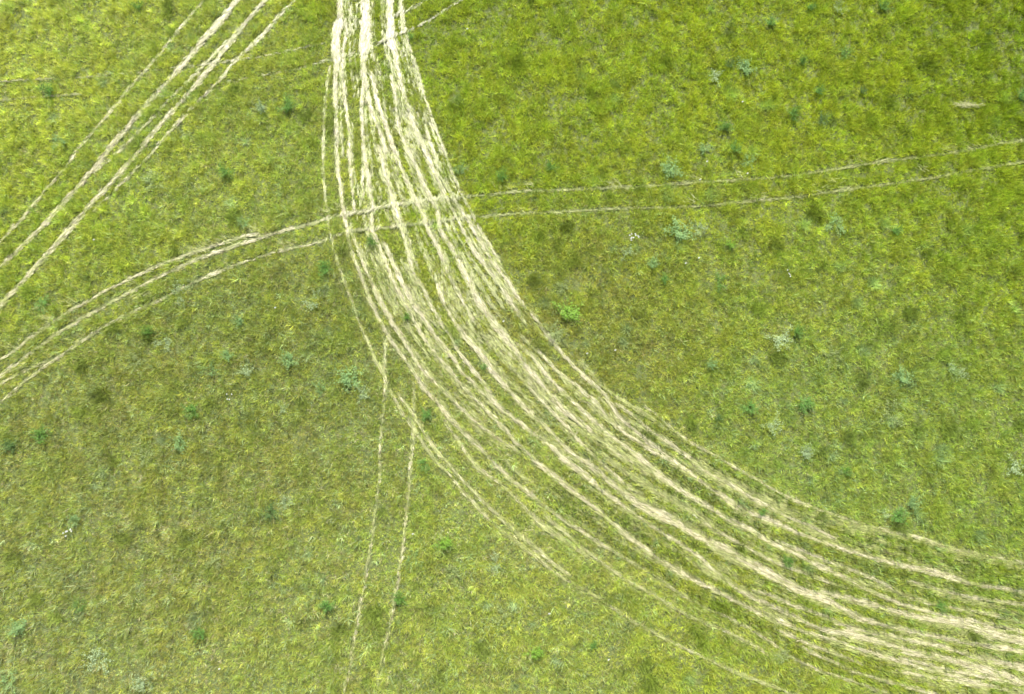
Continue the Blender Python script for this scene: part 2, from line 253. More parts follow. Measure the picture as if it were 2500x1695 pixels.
def dist_field(pts):
    c = catmull([(a, b) for a, b in pts], 6)
    x, y = g(c[:, 0], c[:, 1])
    st = 4
    D = np.full((NY // st + 1, NX // st + 1), 1e9, np.float32); A = np.zeros_like(D)
    X = gx[None, ::st]; Y = gy[::st, None]
    D = D[:len(gy[::st]), :len(gx[::st])]; A = A[:D.shape[0], :D.shape[1]]
    acc = 0.0
    for k in range(len(x) - 1):
        vx, vy = x[k + 1] - x[k], y[k + 1] - y[k]
        l2 = vx * vx + vy * vy
        t = np.clip(((X - x[k]) * vx + (Y - y[k]) * vy) / l2, 0, 1)
        ex = X - x[k] - t * vx; ey = Y - y[k] - t * vy
        d = np.hypot(ex, ey)
        sgn = np.sign(vx * ey - vy * ex)
        m = d < np.abs(D)
        D = np.where(m, d * np.where(sgn == 0, 1, sgn), D)
        A = np.where(m, acc + t * math.sqrt(l2), A)
        acc += math.sqrt(l2)
    def up(F):
        F = F.astype(np.float32)
        ys = np.clip(np.arange(NY) / st, 0, F.shape[0] - 1.001); xs = np.clip(np.arange(NX) / st, 0, F.shape[1] - 1.001)
        j0 = ys.astype(int); i0 = xs.astype(int); fj = (ys - j0)[:, None]; fi = (xs - i0)[None, :]
        return ((F[j0][:, i0] * (1 - fi) + F[j0][:, i0 + 1] * fi) * (1 - fj) + (F[j0 + 1][:, i0] * (1 - fi) + F[j0 + 1][:, i0 + 1] * fi) * fj).astype(np.float32)
    return up(D), up(A)


DL, _ = dist_field(EDGE_L)
DR, _ = dist_field(EDGE_R)
DC, AC = dist_field(BANDX)
INB = (DL > 0) & (DR < 0)                              # left of EDGE_L chain is negative, right of EDGE_R positive
V = np.where(INB, DL / (DL - DR + 1e-6), 0)
WID = DL - DR
st1 = vnoise(AC / 3.2, V * 17, 1.0, 201); st2 = vnoise(AC / 1.6, V * 36, 1.0, 202); st3 = vnoise(AC / .5, V * 60, 1.0, 203)
TOPW = np.where(INB, 1 - smooth(22.0, 36.0, AC), 0).astype(np.float32)
fine = .5 * vnoise(AC / 5.0, V * 34, 1.0, 211) + .5 * vnoise(AC / 3.5, V * 76, 1.0, 212)
FILL = np.where(INB, np.maximum(smooth(.49, .72, fine), .8 * smooth(.52, .78, .45 * st1 + .37 * st2 + .18 * st3)) * smooth(0, .04, V), 0).astype(np.float32)
CUT = np.where(INB, np.clip(np.maximum(RUT[2], RUT[4]) * 1.3, 0, 1), 0)
stripe = .5 * vnoise(AC / 2.2, V * 80, 1.0, 205) + .5 * vnoise(AC / 1.1, V * 44, 1.0, 206)
RUT[0] *= np.where(INB, .52 + .80 * smooth(.25, .62, stripe), .9).astype(np.float32)
RUT[0] = np.clip(RUT[0], 0, 1)
RUTB = RUT[0].copy()
ALONGB = TOPW
RUT[0] = np.maximum(RUT[0], FILL * (.52 - .14 * TOPW)) * (1 - .65 * CUT)
RUT[2] = np.where(INB, np.clip(RUT[2] * 1.5, 0, 1), RUT[2])
RUT[4] = np.where(INB, np.clip(RUT[4] * 1.4, 0, 1), RUT[4])
NEAR = np.where(INB, np.maximum(NEAR * .75, .22 + .55 * TOPW * smooth(.35, .6, st1)), NEAR).astype(np.float32)
ALLRUT = np.maximum(DROP, RUT.max(0))


def look(A, x, y):
    i = np.clip(((x - XA) / CS).astype(int), 0, NX - 1)
    j = np.clip(((y - YA) / CS).astype(int), 0, NY - 1)
    return A[j, i]


# ------------------------------------------------------------------ sward zones: x, y, radius and shares of
# (yellow-green, mid green, olive-dry, blue-green, straw)
ZONES = np.array([
    (120, 120, .50, .28, .12, .02, .08), (600, 250, .42, .32, .16, .03, .07), (100, 450, .42, .36, .14, .03, .05),
    (380, 440, .40, .40, .08, .08, .04), (650, 480, .30, .32, .26, .05, .07), (300, 800, .22, .36, .28, .08, .06), (700, 760, .22, .40, .26, .07, .05),
    (250, 1000, .16, .34, .32, .10, .08), (650, 950, .18, .38, .28, .10, .06), (60, 1250, .14, .40, .28, .10, .08),
    (420, 1250, .14, .28, .38, .08, .12), (150, 1580, .12, .32, .30, .16, .10), (600, 1550, .18, .34, .32, .08, .08),
    (750, 1250, .20, .30, .32, .08, .10), (1150, 1450, .22, .36, .28, .06, .08), (1350, 1600, .22, .34, .30, .06, .08),
    (1600, 1620, .26, .36, .26, .06, .06), (1150, 100, .38, .48, .10, .02, .02), (1250, 250, .32, .42, .22, .02, .02),
    (1150, 380, .28, .50, .18, .03, .01), (1450, 150, .40, .38, .18, .02, .02), (1350, 420, .28, .40, .26, .04, .02),
    (1800, 120, .38, .34, .20, .06, .02), (2100, 250, .42, .32, .24, .01, .01), (2440, 60, .22, .50, .28, .0, .0),
    (2380, 300, .25, .48, .25, .01, .01), (1700, 400, .36, .36, .22, .05, .01), (2050, 400, .36, .34, .26, .03, .01),
    (2000, 560, .32, .34, .28, .04, .02), (1500, 620, .36, .38, .20, .04, .02), (1500, 800, .16, .28, .42, .06, .08),
    (1750, 760, .24, .34, .30, .08, .04), (2100, 760, .28, .34, .28, .07, .03), (2420, 700, .22, .40, .28, .07, .03),
    (1800, 980, .24, .40, .26, .08, .02), (2200, 1000, .30, .40, .22, .06, .02), (2380, 1180, .20, .42, .26, .09, .03),
    (2050, 1130, .28, .50, .14, .06, .02), (1650, 980, .22, .30, .36, .06, .06), (2100, 900, .26, .34, .28, .10, .02),
    (1900, 1500, .25, .38, .28, .04, .05), (1500, 1150, .25, .35, .25, .04, .11),
], float)
COL = np.array([(.335, .398, .034), (.240, .343, .036), (.288, .312, .055), (.240, .345, .090), (.385, .390, .145)], float)


def shares(x, y):
    px, py = inv(x, y)
    px = px + (vnoise(x, y, 2.2, 77) - .5) * 180; py = py + (vnoise(x, y, 2.2, 78) - .5) * 180
    num = np.zeros((len(x), 5)); den = np.zeros(len(x))
    for z in ZONES:
        w = np.exp(-((px - z[0]) ** 2 + (py - z[1]) ** 2) / (2 * 150.0 ** 2)) + 1e-9
        num += w[:, None] * z[2:7]; den += w
    s = num / den[:, None]
    # patchiness of species, all sizes
    for k, (sc, sd_) in enumerate([(1.1, 3), (.8, 5), (1.3, 8), (.6, 11), (.9, 14)]):
        n = fbm(x, y, sc, sd_, 3)
        s[:, k] *= (.7 + 1.5 * smooth(.38, .72, n)) * (.55 if k == 4 else 1)
    return s / s.sum(1)[:, None]


# grass colour multipliers by area, brightest top left, darkest top right: x, y, radius px, r, g, b factors
ZONE_TINT = [(100, 100, 520, 1.48, 1.34, 2.2), (480, 330, 330, 1.22, 1.14, 1.7), (1150, 120, 380, 1.14, 1.10, .9), (1900, 300, 500, 1.12, 1.09, .70),
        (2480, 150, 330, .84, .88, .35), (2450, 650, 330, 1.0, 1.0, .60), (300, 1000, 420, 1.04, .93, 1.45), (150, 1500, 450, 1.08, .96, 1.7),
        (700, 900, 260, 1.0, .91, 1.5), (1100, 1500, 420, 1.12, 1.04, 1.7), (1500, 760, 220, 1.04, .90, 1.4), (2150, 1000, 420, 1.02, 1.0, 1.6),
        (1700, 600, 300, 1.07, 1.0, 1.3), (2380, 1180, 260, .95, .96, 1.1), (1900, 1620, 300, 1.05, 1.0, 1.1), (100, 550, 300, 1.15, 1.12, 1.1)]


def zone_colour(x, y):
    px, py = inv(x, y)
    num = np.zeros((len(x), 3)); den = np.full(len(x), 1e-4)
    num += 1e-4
    for z in ZONE_TINT:
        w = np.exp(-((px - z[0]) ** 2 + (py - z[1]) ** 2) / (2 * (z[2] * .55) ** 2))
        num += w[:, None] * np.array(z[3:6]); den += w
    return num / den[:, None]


# ------------------------------------------------------------------ materials
def new_mat(name):
    m = bpy.data.materials.new(name)
    m.use_nodes = True
    m.node_tree.nodes.clear()
    return m


def leaf_material(name, rgb=None, transl=0.35, rough=0.45, spec=0.35):
    m = new_mat(name)
    N = m.node_tree.nodes; K = m.node_tree.links
    out = N.new('ShaderNodeOutputMaterial')
    if rgb is None:
        a = N.new('ShaderNodeAttribute'); a.attribute_name = 'tint'
        col = a.outputs['Color']
    else:
        info = N.new('ShaderNodeTexNoise'); info.inputs['Scale'].default_value = 9.0
        mx = N.new('ShaderNodeMixRGB')
        mx.inputs[1].default_value = (*[c * .75 for c in rgb], 1)
        mx.inputs[2].default_value = (*[min(1, c * 1.25) for c in rgb], 1)
        K.new(info.outputs['Fac'], mx.inputs[0])
        col = mx.outputs[0]
    p = N.new('ShaderNodeBsdfPrincipled')
    p.inputs['Roughness'].default_value = rough
    p.inputs['Specular IOR Level'].default_value = spec
    t = N.new('ShaderNodeBsdfTranslucent')
    mix = N.new('ShaderNodeMixShader'); mix.inputs[0].default_value = transl
    K.new(col, p.inputs['Base Color']); K.new(col, t.inputs['Color'])
    K.new(p.outputs[0], mix.inputs[1]); K.new(t.outputs[0], mix.inputs[2])
    K.new(mix.outputs[0], out.inputs['Surface'])
    return m


def ground_material():
    m = new_mat('soil_and_thatch')
    N = m.node_tree.nodes; K = m.node_tree.links
    out = N.new('ShaderNodeOutputMaterial')
    geo = N.new('ShaderNodeNewGeometry')
    n1 = N.new('ShaderNodeTexNoise'); n1.inputs['Scale'].default_value = 5.0; n1.inputs['Detail'].default_value = 8.0
    n1.inputs['Roughness'].default_value = 0.75
    n2 = N.new('ShaderNodeTexNoise'); n2.inputs['Scale'].default_value = 0.35; n2.inputs['Detail'].default_value = 4.0
    K.new(geo.outputs['Position'], n1.inputs['Vector']); K.new(geo.outputs['Position'], n2.inputs['Vector'])
    r = N.new('ShaderNodeValToRGB')
    e = r.color_ramp.elements
    e[0].position = .30; e[0].color = (.045, .055, .020, 1)
    e[1].position = .68; e[1].color = (.135, .150, .055, 1)
    mid = e.new(.5); mid.color = (.078, .100, .026, 1)
    K.new(n1.outputs['Fac'], r.inputs[0])
    mx = N.new('ShaderNodeMixRGB'); mx.blend_type = 'MULTIPLY'; mx.inputs[0].default_value = .5
    r2 = N.new('ShaderNodeValToRGB')
    r2.color_ramp.elements[0].color = (.7, .75, .6, 1); r2.color_ramp.elements[1].color = (1, .95, .9, 1)
    K.new(n2.outputs['Fac'], r2.inputs[0])
    K.new(r.outputs[0], mx.inputs[1]); K.new(r2.outputs[0], mx.inputs[2])
    b = N.new('ShaderNodeBump'); b.inputs['Strength'].default_value = .6; b.inputs['Distance'].default_value = .04
    K.new(n1.outputs['Fac'], b.inputs['Height'])
    p = N.new('ShaderNodeBsdfPrincipled'); p.inputs['Roughness'].default_value = .95
    K.new(mx.outputs[0], p.inputs['Base Color']); K.new(b.outputs[0], p.inputs['Normal'])
    K.new(p.outputs[0], out.inputs['Surface'])
    return m


M_GRASS = leaf_material('grass_blades', None, .30, .5, .25)
M_STRAW = leaf_material('flattened_straw', None, .15, .42, .45)
M_GROUND = ground_material()


def tag(o, label=None, cat=None, group=None, kind=None):
    if label: o['label'] = label
    if cat: o['category'] = cat
    if group: o['group'] = group
    if kind: o['kind'] = kind
    return o


def link_mesh(name, verts, faces_n, tint, mat, parent=None):
    """triangle soup: verts (n*3,3) or indexed by faces (m,3)"""
    me = bpy.data.meshes.new(name)
    nv = len(verts)
    nf = faces_n.shape[0]
    me.vertices.add(nv); me.vertices.foreach_set('co', np.ascontiguousarray(verts, np.float32).ravel())
    me.loops.add(nf * 3); me.loops.foreach_set('vertex_index', np.ascontiguousarray(faces_n, np.int32).ravel())
    me.polygons.add(nf)
    me.polygons.foreach_set('loop_start', np.arange(0, nf * 3, 3, dtype=np.int32))
    me.polygons.foreach_set('loop_total', np.full(nf, 3, np.int32))
    if tint is not None:
        at = me.attributes.new('tint', 'FLOAT_VECTOR', 'FACE')
        at.data.foreach_set('vector', np.ascontiguousarray(tint, np.float32).ravel())
    me.update(calc_edges=True)
    me.materials.append(mat)
    o = bpy.data.objects.new(name, me)
    S.collection.objects.link(o)
    if parent: o.parent = parent
    return o


def blade_soup(x, y, z0, length, heading, elev, width, roll):
    """one tapering triangle per blade"""
    n = len(x)
    dx = np.cos(heading) * np.cos(elev); dy = np.sin(heading) * np.cos(elev); dz = np.sin(elev)
    sx = -np.sin(heading + roll); sy = np.cos(heading + roll)
    v = np.empty((n, 3, 3), np.float32)
    hw = width * .5
    v[:, 0, 0] = x - sx * hw; v[:, 0, 1] = y - sy * hw; v[:, 0, 2] = z0
    v[:, 1, 0] = x + sx * hw; v[:, 1, 1] = y + sy * hw; v[:, 1, 2] = z0
    v[:, 2, 0] = x + dx * length; v[:, 2, 1] = y + dy * length; v[:, 2, 2] = z0 + dz * length
    return v.reshape(-1, 3), np.arange(n * 3).reshape(n, 3)


# ------------------------------------------------------------------ ground
def make_ground():
    n = 60
    xs = np.concatenate([np.linspace(-1200, -40, 8), np.linspace(-36, 36, n), np.linspace(40, 1200, 8)])
    ys = np.concatenate([np.linspace(-1200, -25, 8), np.linspace(-22, 38, n), np.linspace(42, 1200, 8)])
    X, Y = np.meshgrid(xs, ys)
    Z = np.zeros_like(X)
    v = np.stack([X.ravel(), Y.ravel(), Z.ravel()], 1)
    w = len(xs); f = []
    for j in range(len(ys) - 1):
        for i in range(w - 1):
            a = j * w + i
            f += [(a, a + 1, a + w + 1), (a, a + w + 1, a + w)]
    o = link_mesh('ground', v, np.array(f), None, M_GROUND)
    tag(o, 'bare soil and dead thatch under the meadow grass', 'ground', None, 'structure')


make_ground()

# ------------------------------------------------------------------ standing grass
def make_grass():
    dens = 112
    area = (XB - XA) * (YB - YA)
    nt_ = int(area * dens)
    tx = RNG.uniform(XA, XB, nt_); ty = RNG.uniform(YA, YB, nt_)
    px, py = inv(tx, ty)
    keep = (px > -140) & (px < 2640) & (py > -150) & (py < 1830)
    tx, ty = tx[keep], ty[keep]
    rut = look(ALLRUT, tx + RNG.normal(0, .015, len(tx)), ty + RNG.normal(0, .015, len(tx)))
    # grass survives in flecks inside the ruts
    sv = RNG.random(len(tx)) > rut * 1.2 - .32 * (vnoise(tx, ty, .22, 91) > .66)
    tx, ty, rut = tx[sv], ty[sv], rut[sv]
    near = look(NEAR, tx, ty)
    dx = look(DX, tx, ty); dy = look(DY, tx, ty)
    fdir = np.arctan2(dy, dx)
    sh = shares(tx, ty)
    cum = np.cumsum(sh, 1)
    kind = (RNG.random(len(tx))[:, None] > cum).sum(1).clip(0, 4)
    hpatch = .6 * fbm(tx, ty, 1.0, 21, 3) + .4 * fbm(tx, ty, .3, 23, 2)
    hp2 = fbm(tx, ty, .35, 22, 2)
    hh = (.10 + .30 * smooth(.25, .75, hpatch)) * (.6 + .8 * hp2)
    lowband = look(INB.astype(np.float32), tx, ty) * (1 - look(TOPW, tx, ty))
    hh = np.where(near > .15, np.maximum(hh, (.18 + .16 * lowband) * RNG.uniform(.65, 1.25, len(tx))), hh)
    hh = np.where(rut > .4, hh * .45, hh) if len(rut) == len(hh) else hh
    gap = 1 - .20 * smooth(.60, .80, fbm(tx, ty, .22, 25, 2)) * (near < .3)
    hh *= gap
    hh *= np.array([1.0, 1.12, .72, 1.25, .9])[kind] * RNG.uniform(.75, 1.25, len(tx))
    bright = np.exp(RNG.normal(0, .20, len(tx)) + .8 * (vnoise(tx, ty, .13, 301) - .5) + .25 * (fbm(tx, ty, .45, 302, 2) - .5))
    NB = 13
    n = len(tx)
    kind0 = kind
    rep = np.repeat(np.arange(n), NB)
    N = len(rep)
    ang = RNG.uniform(0, 2 * np.pi, N)
    rad = np.abs(RNG.normal(0, .05, N))
    x = tx[rep] + np.cos(ang) * rad; y = ty[rep] + np.sin(ang) * rad
    drop = look(ALLRUT, x, y) > RNG.uniform(.35, 1.1, N)
    length = hh[rep] * RNG.uniform(.6, 1.3, N)
    heading = ang + RNG.normal(0, .6, N)
    elev = np.radians(np.clip(RNG.normal(50, 16, N), 10, 88))
    # blades lean with the wheels where the band passed
    nr = near[rep]
    lean = RNG.random(N) < nr * .55 * (1 - .45 * lowband[rep])
    heading = np.where(lean, fdir[rep] + RNG.normal(0, .30, N), heading)
    elev = np.where(lean, np.radians(np.clip(RNG.normal(34, 14, N), 5, 75)), elev)
    up = (nr > .15) & (lowband[rep] > .5) & ~lean
    elev = np.where(up, np.radians(np.clip(RNG.normal(66, 11, N), 30, 88)), elev)
    width = RNG.uniform(.010, .021, N) * (1 + .5 * (kind[rep] == 3)) * (1.0 - .25 * lean)
    roll = RNG.normal(0, .6, N)
    # taller dark-green tussocks, thickest in the right half
    tr = np.random.default_rng(5)
    cx = tr.uniform(XA, XB, 900); cy = tr.uniform(YA, YB, 900)
    cpx, cpy = inv(cx, cy)
    kk = tr.random(900) < np.where(cpx > 1250, .80, .42)
    cx, cy = cx[kk], cy[kk]; ck = np.where(tr.random(len(cx)) < np.where(cx > 0, .48, .32), 3, 1); cr = np.where(ck == 3, tr.uniform(.12, .24, len(cx)), tr.uniform(.14, .40, len(cx))); cb = np.where(ck == 3, tr.uniform(.85, 1.2, len(cx)), tr.uniform(.55, .95, len(cx)))
    tus = np.zeros(n); tk = kind.copy()
    for q in range(len(cx)):
        m = np.nonzero((np.abs(tx - cx[q]) < .6) & (np.abs(ty - cy[q]) < .6))[0]
        d = np.hypot(tx[m] - cx[q], ty[m] - cy[q]) / cr[q] + .35 * (RNG.random(len(m)) - .5)
        a = m[d < 1]
        tus[a] = 1; tk[a] = ck[q]; hh[a] = np.minimum(hh[a] * 1.3 + .13, .50); bright[a] *= cb[q]
    kind = tk
    kb = kind[rep]
    alt = (RNG.random(N)[:, None] > cum[rep]).sum(1).clip(0, 4)
    kb = np.where(RNG.random(N) < np.where(tus[rep] > 0, .08, .35), alt, kb)
    length = hh[rep] * RNG.uniform(.6, 1.3, N)
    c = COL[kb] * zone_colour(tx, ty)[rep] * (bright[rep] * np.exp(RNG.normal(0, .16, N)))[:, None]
    # trampled margin blades are paler, drier
    pale = (RNG.random(N) < nr ** 1.5 * .42 * (1 - .6 * lowband[rep]))
    c = np.where(pale[:, None], np.array([.36, .375, .14]) * RNG.uniform(.7, 1.2, (N, 1)), c)
    ok = ~drop
    print('grass blades', ok.sum())
    v, f = blade_soup(x[ok], y[ok], np.zeros(ok.sum()), length[ok], heading[ok], elev[ok], width[ok], roll[ok])
    o = link_mesh('meadow_grass', v, f, c[ok], M_GRASS)
    tag(o, 'green and yellowish meadow grass standing all around the wheel tracks', 'grass', None, 'stuff')


make_grass()

# ------------------------------------------------------------------ flattened straw in the ruts
PATHS = [
    ('broad fan of many pale wheel ruts curving from the top edge to the lower right corner', .75),
    ('bundle of pale diagonal wheel ruts crossing the top left corner of the meadow', .6),
    ('long thin pair of wheel ruts running from the left edge under the broad fan to the right edge', .7),
    ('narrow pair of pale wheel ruts running down to the bottom edge', .6),
    ('faint thin wheel lines near the top edge beside the broad fan', .5),
]


WISPS = [(625, 560, 140, 70), (640, 572, 110, 40), (482, 612, 150, 50), (478, 625, 100, 30), (430, 640, 165, 30), (183, 740, 165, 40), (125, 780, 160, 40),
         (85, 806, 160, 30), (190, 830, 200, 30), (350, 722, 30, 40), (330, 730, 20, 30), (300, 600, 150, 0), (705, 600, 150, 40), (560, 588, 165, 40), (520, 597, 160, 30),
         (380, 656, 165, 30), (320, 690, 150, 25), (800, 520, 150, 30), (820, 512, 120, 20), (245, 795, 190, 25), (60, 895, 200, 30), (30, 850, 165, 30),
         (1240, 466, 140, 22), (1310, 456, 145, 24), (1490, 452, 150, 30), (1505, 458, 140, 20), (1700, 441, 150, 22), (1810, 433, 140, 22), (2095, 400, 160, 26),
         (2150, 398, 20, 20), (2320, 368, 150, 30), (2375, 362, 160, 28), (2430, 345, 130, 26), (2035, 440, 170, 26), (2060, 462, 20, 26), (2258, 416, 150, 22),
         (1690, 494, 150, 26), (1290, 514, 150, 20), (2000, 463, 20, 24), (1850, 484, 20, 20)]


def make_path(gi):
    label, _ = PATHS[gi]
    A = RUT[gi]
    jj, ii = np.nonzero(A > .12)
    cell = CS * CS
    locks_per_m2 = 380
    nl = int(len(jj) * cell * locks_per_m2)
    pick = RNG.integers(0, len(jj), nl)
    lx = gx[ii[pick]] + RNG.uniform(-CS, CS, nl) / 2; ly = gy[jj[pick]] + RNG.uniform(-CS, CS, nl) / 2 - (.05 if gi == 2 else 0)
    a = A[jj[pick], ii[pick]]
    wear = fbm(lx, ly, .9, 55, 3)
    along = fbm(lx, ly, 2.6, 74 + gi, 2)
    k = RNG.random(nl) < np.clip(a * (1.15, .95, .72, .52, .5)[gi], 0, 1) * (.50 + .9 * fbm(lx, ly, .35, 71, 2)) * ((.60 + .8 * along) if gi < 2 else (.80 + .4 * along))
    lx, ly, a, wear = lx[k], ly[k], a[k], wear[k]
    nl = len(lx)
    fd = np.arctan2(look(DY, lx, ly), look(DX, lx, ly))
    fd = fd + RNG.normal(0, .085, nl) + np.where(RNG.random(nl) < .04, RNG.normal(0, .6, nl), 0)
    NB = 6
    rep = np.repeat(np.arange(nl), NB); N = len(rep)
    x = lx[rep] + RNG.normal(0, .03, N); y = ly[rep] + RNG.normal(0, .03, N)
    h = fd[rep] + RNG.normal(0, .10, N)
    length = RNG.uniform(.16, .48, N) * (.75 if gi > 0 else 1.0)
    x -= np.cos(h) * length * .5; y -= np.sin(h) * length * .5
    lz = RNG.random(nl) ** 1.6
    z = .02 + ((.09 - .05 * (1 - look(TOPW, lx, ly)))[rep] if gi == 0 else (.09 if gi != 2 else .05)) * lz[rep] + RNG.uniform(0, .02, N)
    if gi in (2, 4): z = z + .07 * look(INB.astype(np.float32), lx, ly)[rep]
    elev = np.radians(RNG.normal(3, 5, N))
    elev = np.maximum(elev, np.arcsin(np.clip(-(z - .004) / length, -1, 0)))
    width = RNG.uniform(.008, .016, N)
    base = np.array([.53, .485, .305]) * (1 - .10 * look(TOPW, lx, ly)[:, None] * (gi == 0))
    green = np.array([.31, .335, .115])
    brown = np.array([.22, .20, .08])
    r = RNG.random(nl)
    gshare = .20 + .45 * smooth(.40, .70, 1 - wear) + (1 - a) * .3
    if gi == 0: gshare = gshare * (.85 - .45 * (1 - look(TOPW, lx, ly)))
    if gi == 3: gshare = gshare + .32
    if gi == 2: gshare = gshare + .08 + .50 * smooth(-9.0, -4.0, lx)
    if gi == 4: gshare = gshare * 0 + .55
    if gi == 0: gshare = gshare + .55 * (look(RUTB, lx, ly) < .35) + .5 * (look(RUTB, lx, ly) < .78) * (look(ALONGB, lx, ly) < .5)
    ck = np.where((r < gshare)[:, None], green, base)
    ck = np.where((r > .90)[:, None], brown, ck)
    ck = ck * np.exp(RNG.normal(0, .15, nl) + .25 * (fbm(lx, ly, .5, 66, 2) - .5))[:, None]
    ck = ck * (1, .97, .90, .92, .7)[gi]
    c = ck[rep] * np.exp(RNG.normal(0, .26, N))[:, None]
    dk = RNG.random(N) < .13
    c = np.where(dk[:, None], np.array([.13, .14, .045]) * RNG.uniform(.6, 1.3, (N, 1)), c)
    if gi == 2:
        wx, wy, wh, wl = [], [], [], []
        for (qx, qy, hd, n_) in WISPS:
            X0, Y0 = g(qx, qy)
            n_ = n_ // 2
            wx.append(X0 + RNG.normal(0, .26, n_)); wy.append(Y0 + RNG.normal(0, .12, n_))
            wh.append(np.radians(hd) + RNG.normal(0, .35, n_)); wl.append(RNG.uniform(.25, .6, n_))
        wx, wy, wh, wl = map(np.concatenate, (wx, wy, wh, wl)); m = len(wx)
        x = np.concatenate([x, wx]); y = np.concatenate([y, wy]); h = np.concatenate([h, wh]); length = np.concatenate([length, wl])
        z = np.concatenate([z, RNG.uniform(.10, .22, m)]); elev = np.concatenate([elev, np.radians(RNG.normal(4, 8, m))])
        width = np.concatenate([width, RNG.uniform(.010, .018, m)])
        c = np.concatenate([c, np.array([.31, .32, .12]) * np.exp(RNG.normal(0, .2, (m, 1)))]); N += m
    print(gi, 'straws', N)
    v, f = blade_soup(x, y, z, length, h, elev, width, RNG.normal(0, .2, N))
    o = link_mesh('path', v, f, np.clip(c, 0, .92), M_STRAW)
    tag(o, label, 'wheel tracks', None, 'structure')


for gi in range(len(GROUPS)):
    make_path(gi)

# ------------------------------------------------------------------ broad-leaved weeds, each a plant of its own
TINTS = {
    'blue': (.205, .330, .115), 'silver': (.330, .420, .220), 'green': (.105, .215, .030), 'bright': (.185, .330, .035),
    'emerald': (.120, .255, .045), 'pale': (.255, .310, .115), 'dark': (.090, .160, .040), 'yellow': (.40, .42, .06),
}
M_LEAF = {k: leaf_material('leaf_' + k, v, .35, .55, .30) for k, v in TINTS.items()}
M_STEM = leaf_material('plant_stem', (.20, .26, .09), .1, .6, .3)
M_PETAL = leaf_material('white_petals', (.50, .50, .47), .2, .6, .2)
M_YEL = leaf_material('yellow_petals', (.75, .68, .05), .2, .6, .2)


def weed_meshes(tint, seed, form):
    """leaves and stems of a plant about 1 m across and 0.8 m high before scaling"""
    r = np.random.default_rng(seed)
    V, F, SV, SF = [], [], [], []
    ns = {'bush': 30, 'spread': 17, 'tuft': 26}[form]
    for s in range(ns):
        a = r.uniform(0, 2 * np.pi)
        reach = r.uniform(.10, .60) if form != 'spread' else r.uniform(.15, .70)
        top = {'bush': r.uniform(.5, .85), 'spread': r.uniform(.2, .5), 'tuft': r.uniform(.4, .7)}[form]
        p0 = np.array([np.cos(a), np.sin(a), 0]) * r.uniform(0, .10)
        p1 = np.array([np.cos(a) * reach, np.sin(a) * reach, top])
        side = np.array([-np.sin(a), np.cos(a), 0]) * .012
        b = len(SV); SV += [p0 - side, p0 + side, p1]; SF.append((b, b + 1, b + 2))
        nl = {'bush': 20, 'spread': 24, 'tuft': 14}[form]
        for k in range(nl):
            t = r.uniform(.25, 1.0)
            c = p0 + (p1 - p0) * t + r.normal(0, .05, 3)
            h = a + r.normal(0, 1.3)
            e = r.uniform(-.6, 1.1)
            L_ = r.uniform(.035, .085) * (1.6 if form == 'tuft' else 1)
            wd = L_ * (.42 if form != 'tuft' else .16)
            d = np.array([np.cos(h) * np.cos(e), np.sin(h) * np.cos(e), np.sin(e)])
            sd_ = np.array([-np.sin(h), np.cos(h), r.normal(0, .9)])
            m = c + d * L_ * .45 + np.array([0, 0, .012])
            b = len(V)
            V += [c, m - sd_ * wd * .5, c + d * L_ + np.array([0, 0, -.015]), m + sd_ * wd * .5]
            F += [(b, b + 1, b + 3), (b + 1, b + 2, b + 3)]
    return V, F, SV, SF


def mesh_of(name, V, F, mat):
    me = bpy.data.meshes.new(name)
    me.from_pydata([tuple(map(float, v)) for v in V], [], F)
    me.materials.append(mat)
    me.update()
    return me


_cache = {}


def plant(px, py, dia_px, form, tint, label, name='weed_plant', cat='weed', group='broad-leaved weeds scattered over the meadow', flower=None):
    x, y = g(px, py)
    key = (form, tint, int(RNG.integers(0, 3)))
    if key not in _cache:
        V, F, SV, SF = weed_meshes(tint, hash_seed(key), form)
        _cache[key] = (mesh_of('foliage', V, F, M_LEAF[tint]), mesh_of('stem', SV, SF, M_STEM))
    fm, sm = _cache[key]
    e = bpy.data.objects.new(name, None)
    S.collection.objects.link(e)
    e.location = (float(x), float(y), 0)
    sc = dia_px * MPP * 1.1
    e.scale = (sc, sc, min(sc, .75) * .95)
    e.rotation_euler = (0, 0, float(RNG.uniform(0, 6.28)))
    tag(e, label, cat, group)
    for nm, me in (('foliage', fm), ('stem', sm)):
        o = bpy.data.objects.new(nm, me); S.collection.objects.link(o); o.parent = e
    return e, sc


def hash_seed(key):
    return sum(ord(c) * (i + 3) for i, c in enumerate(key[0] + key[1])) + key[2] * 977


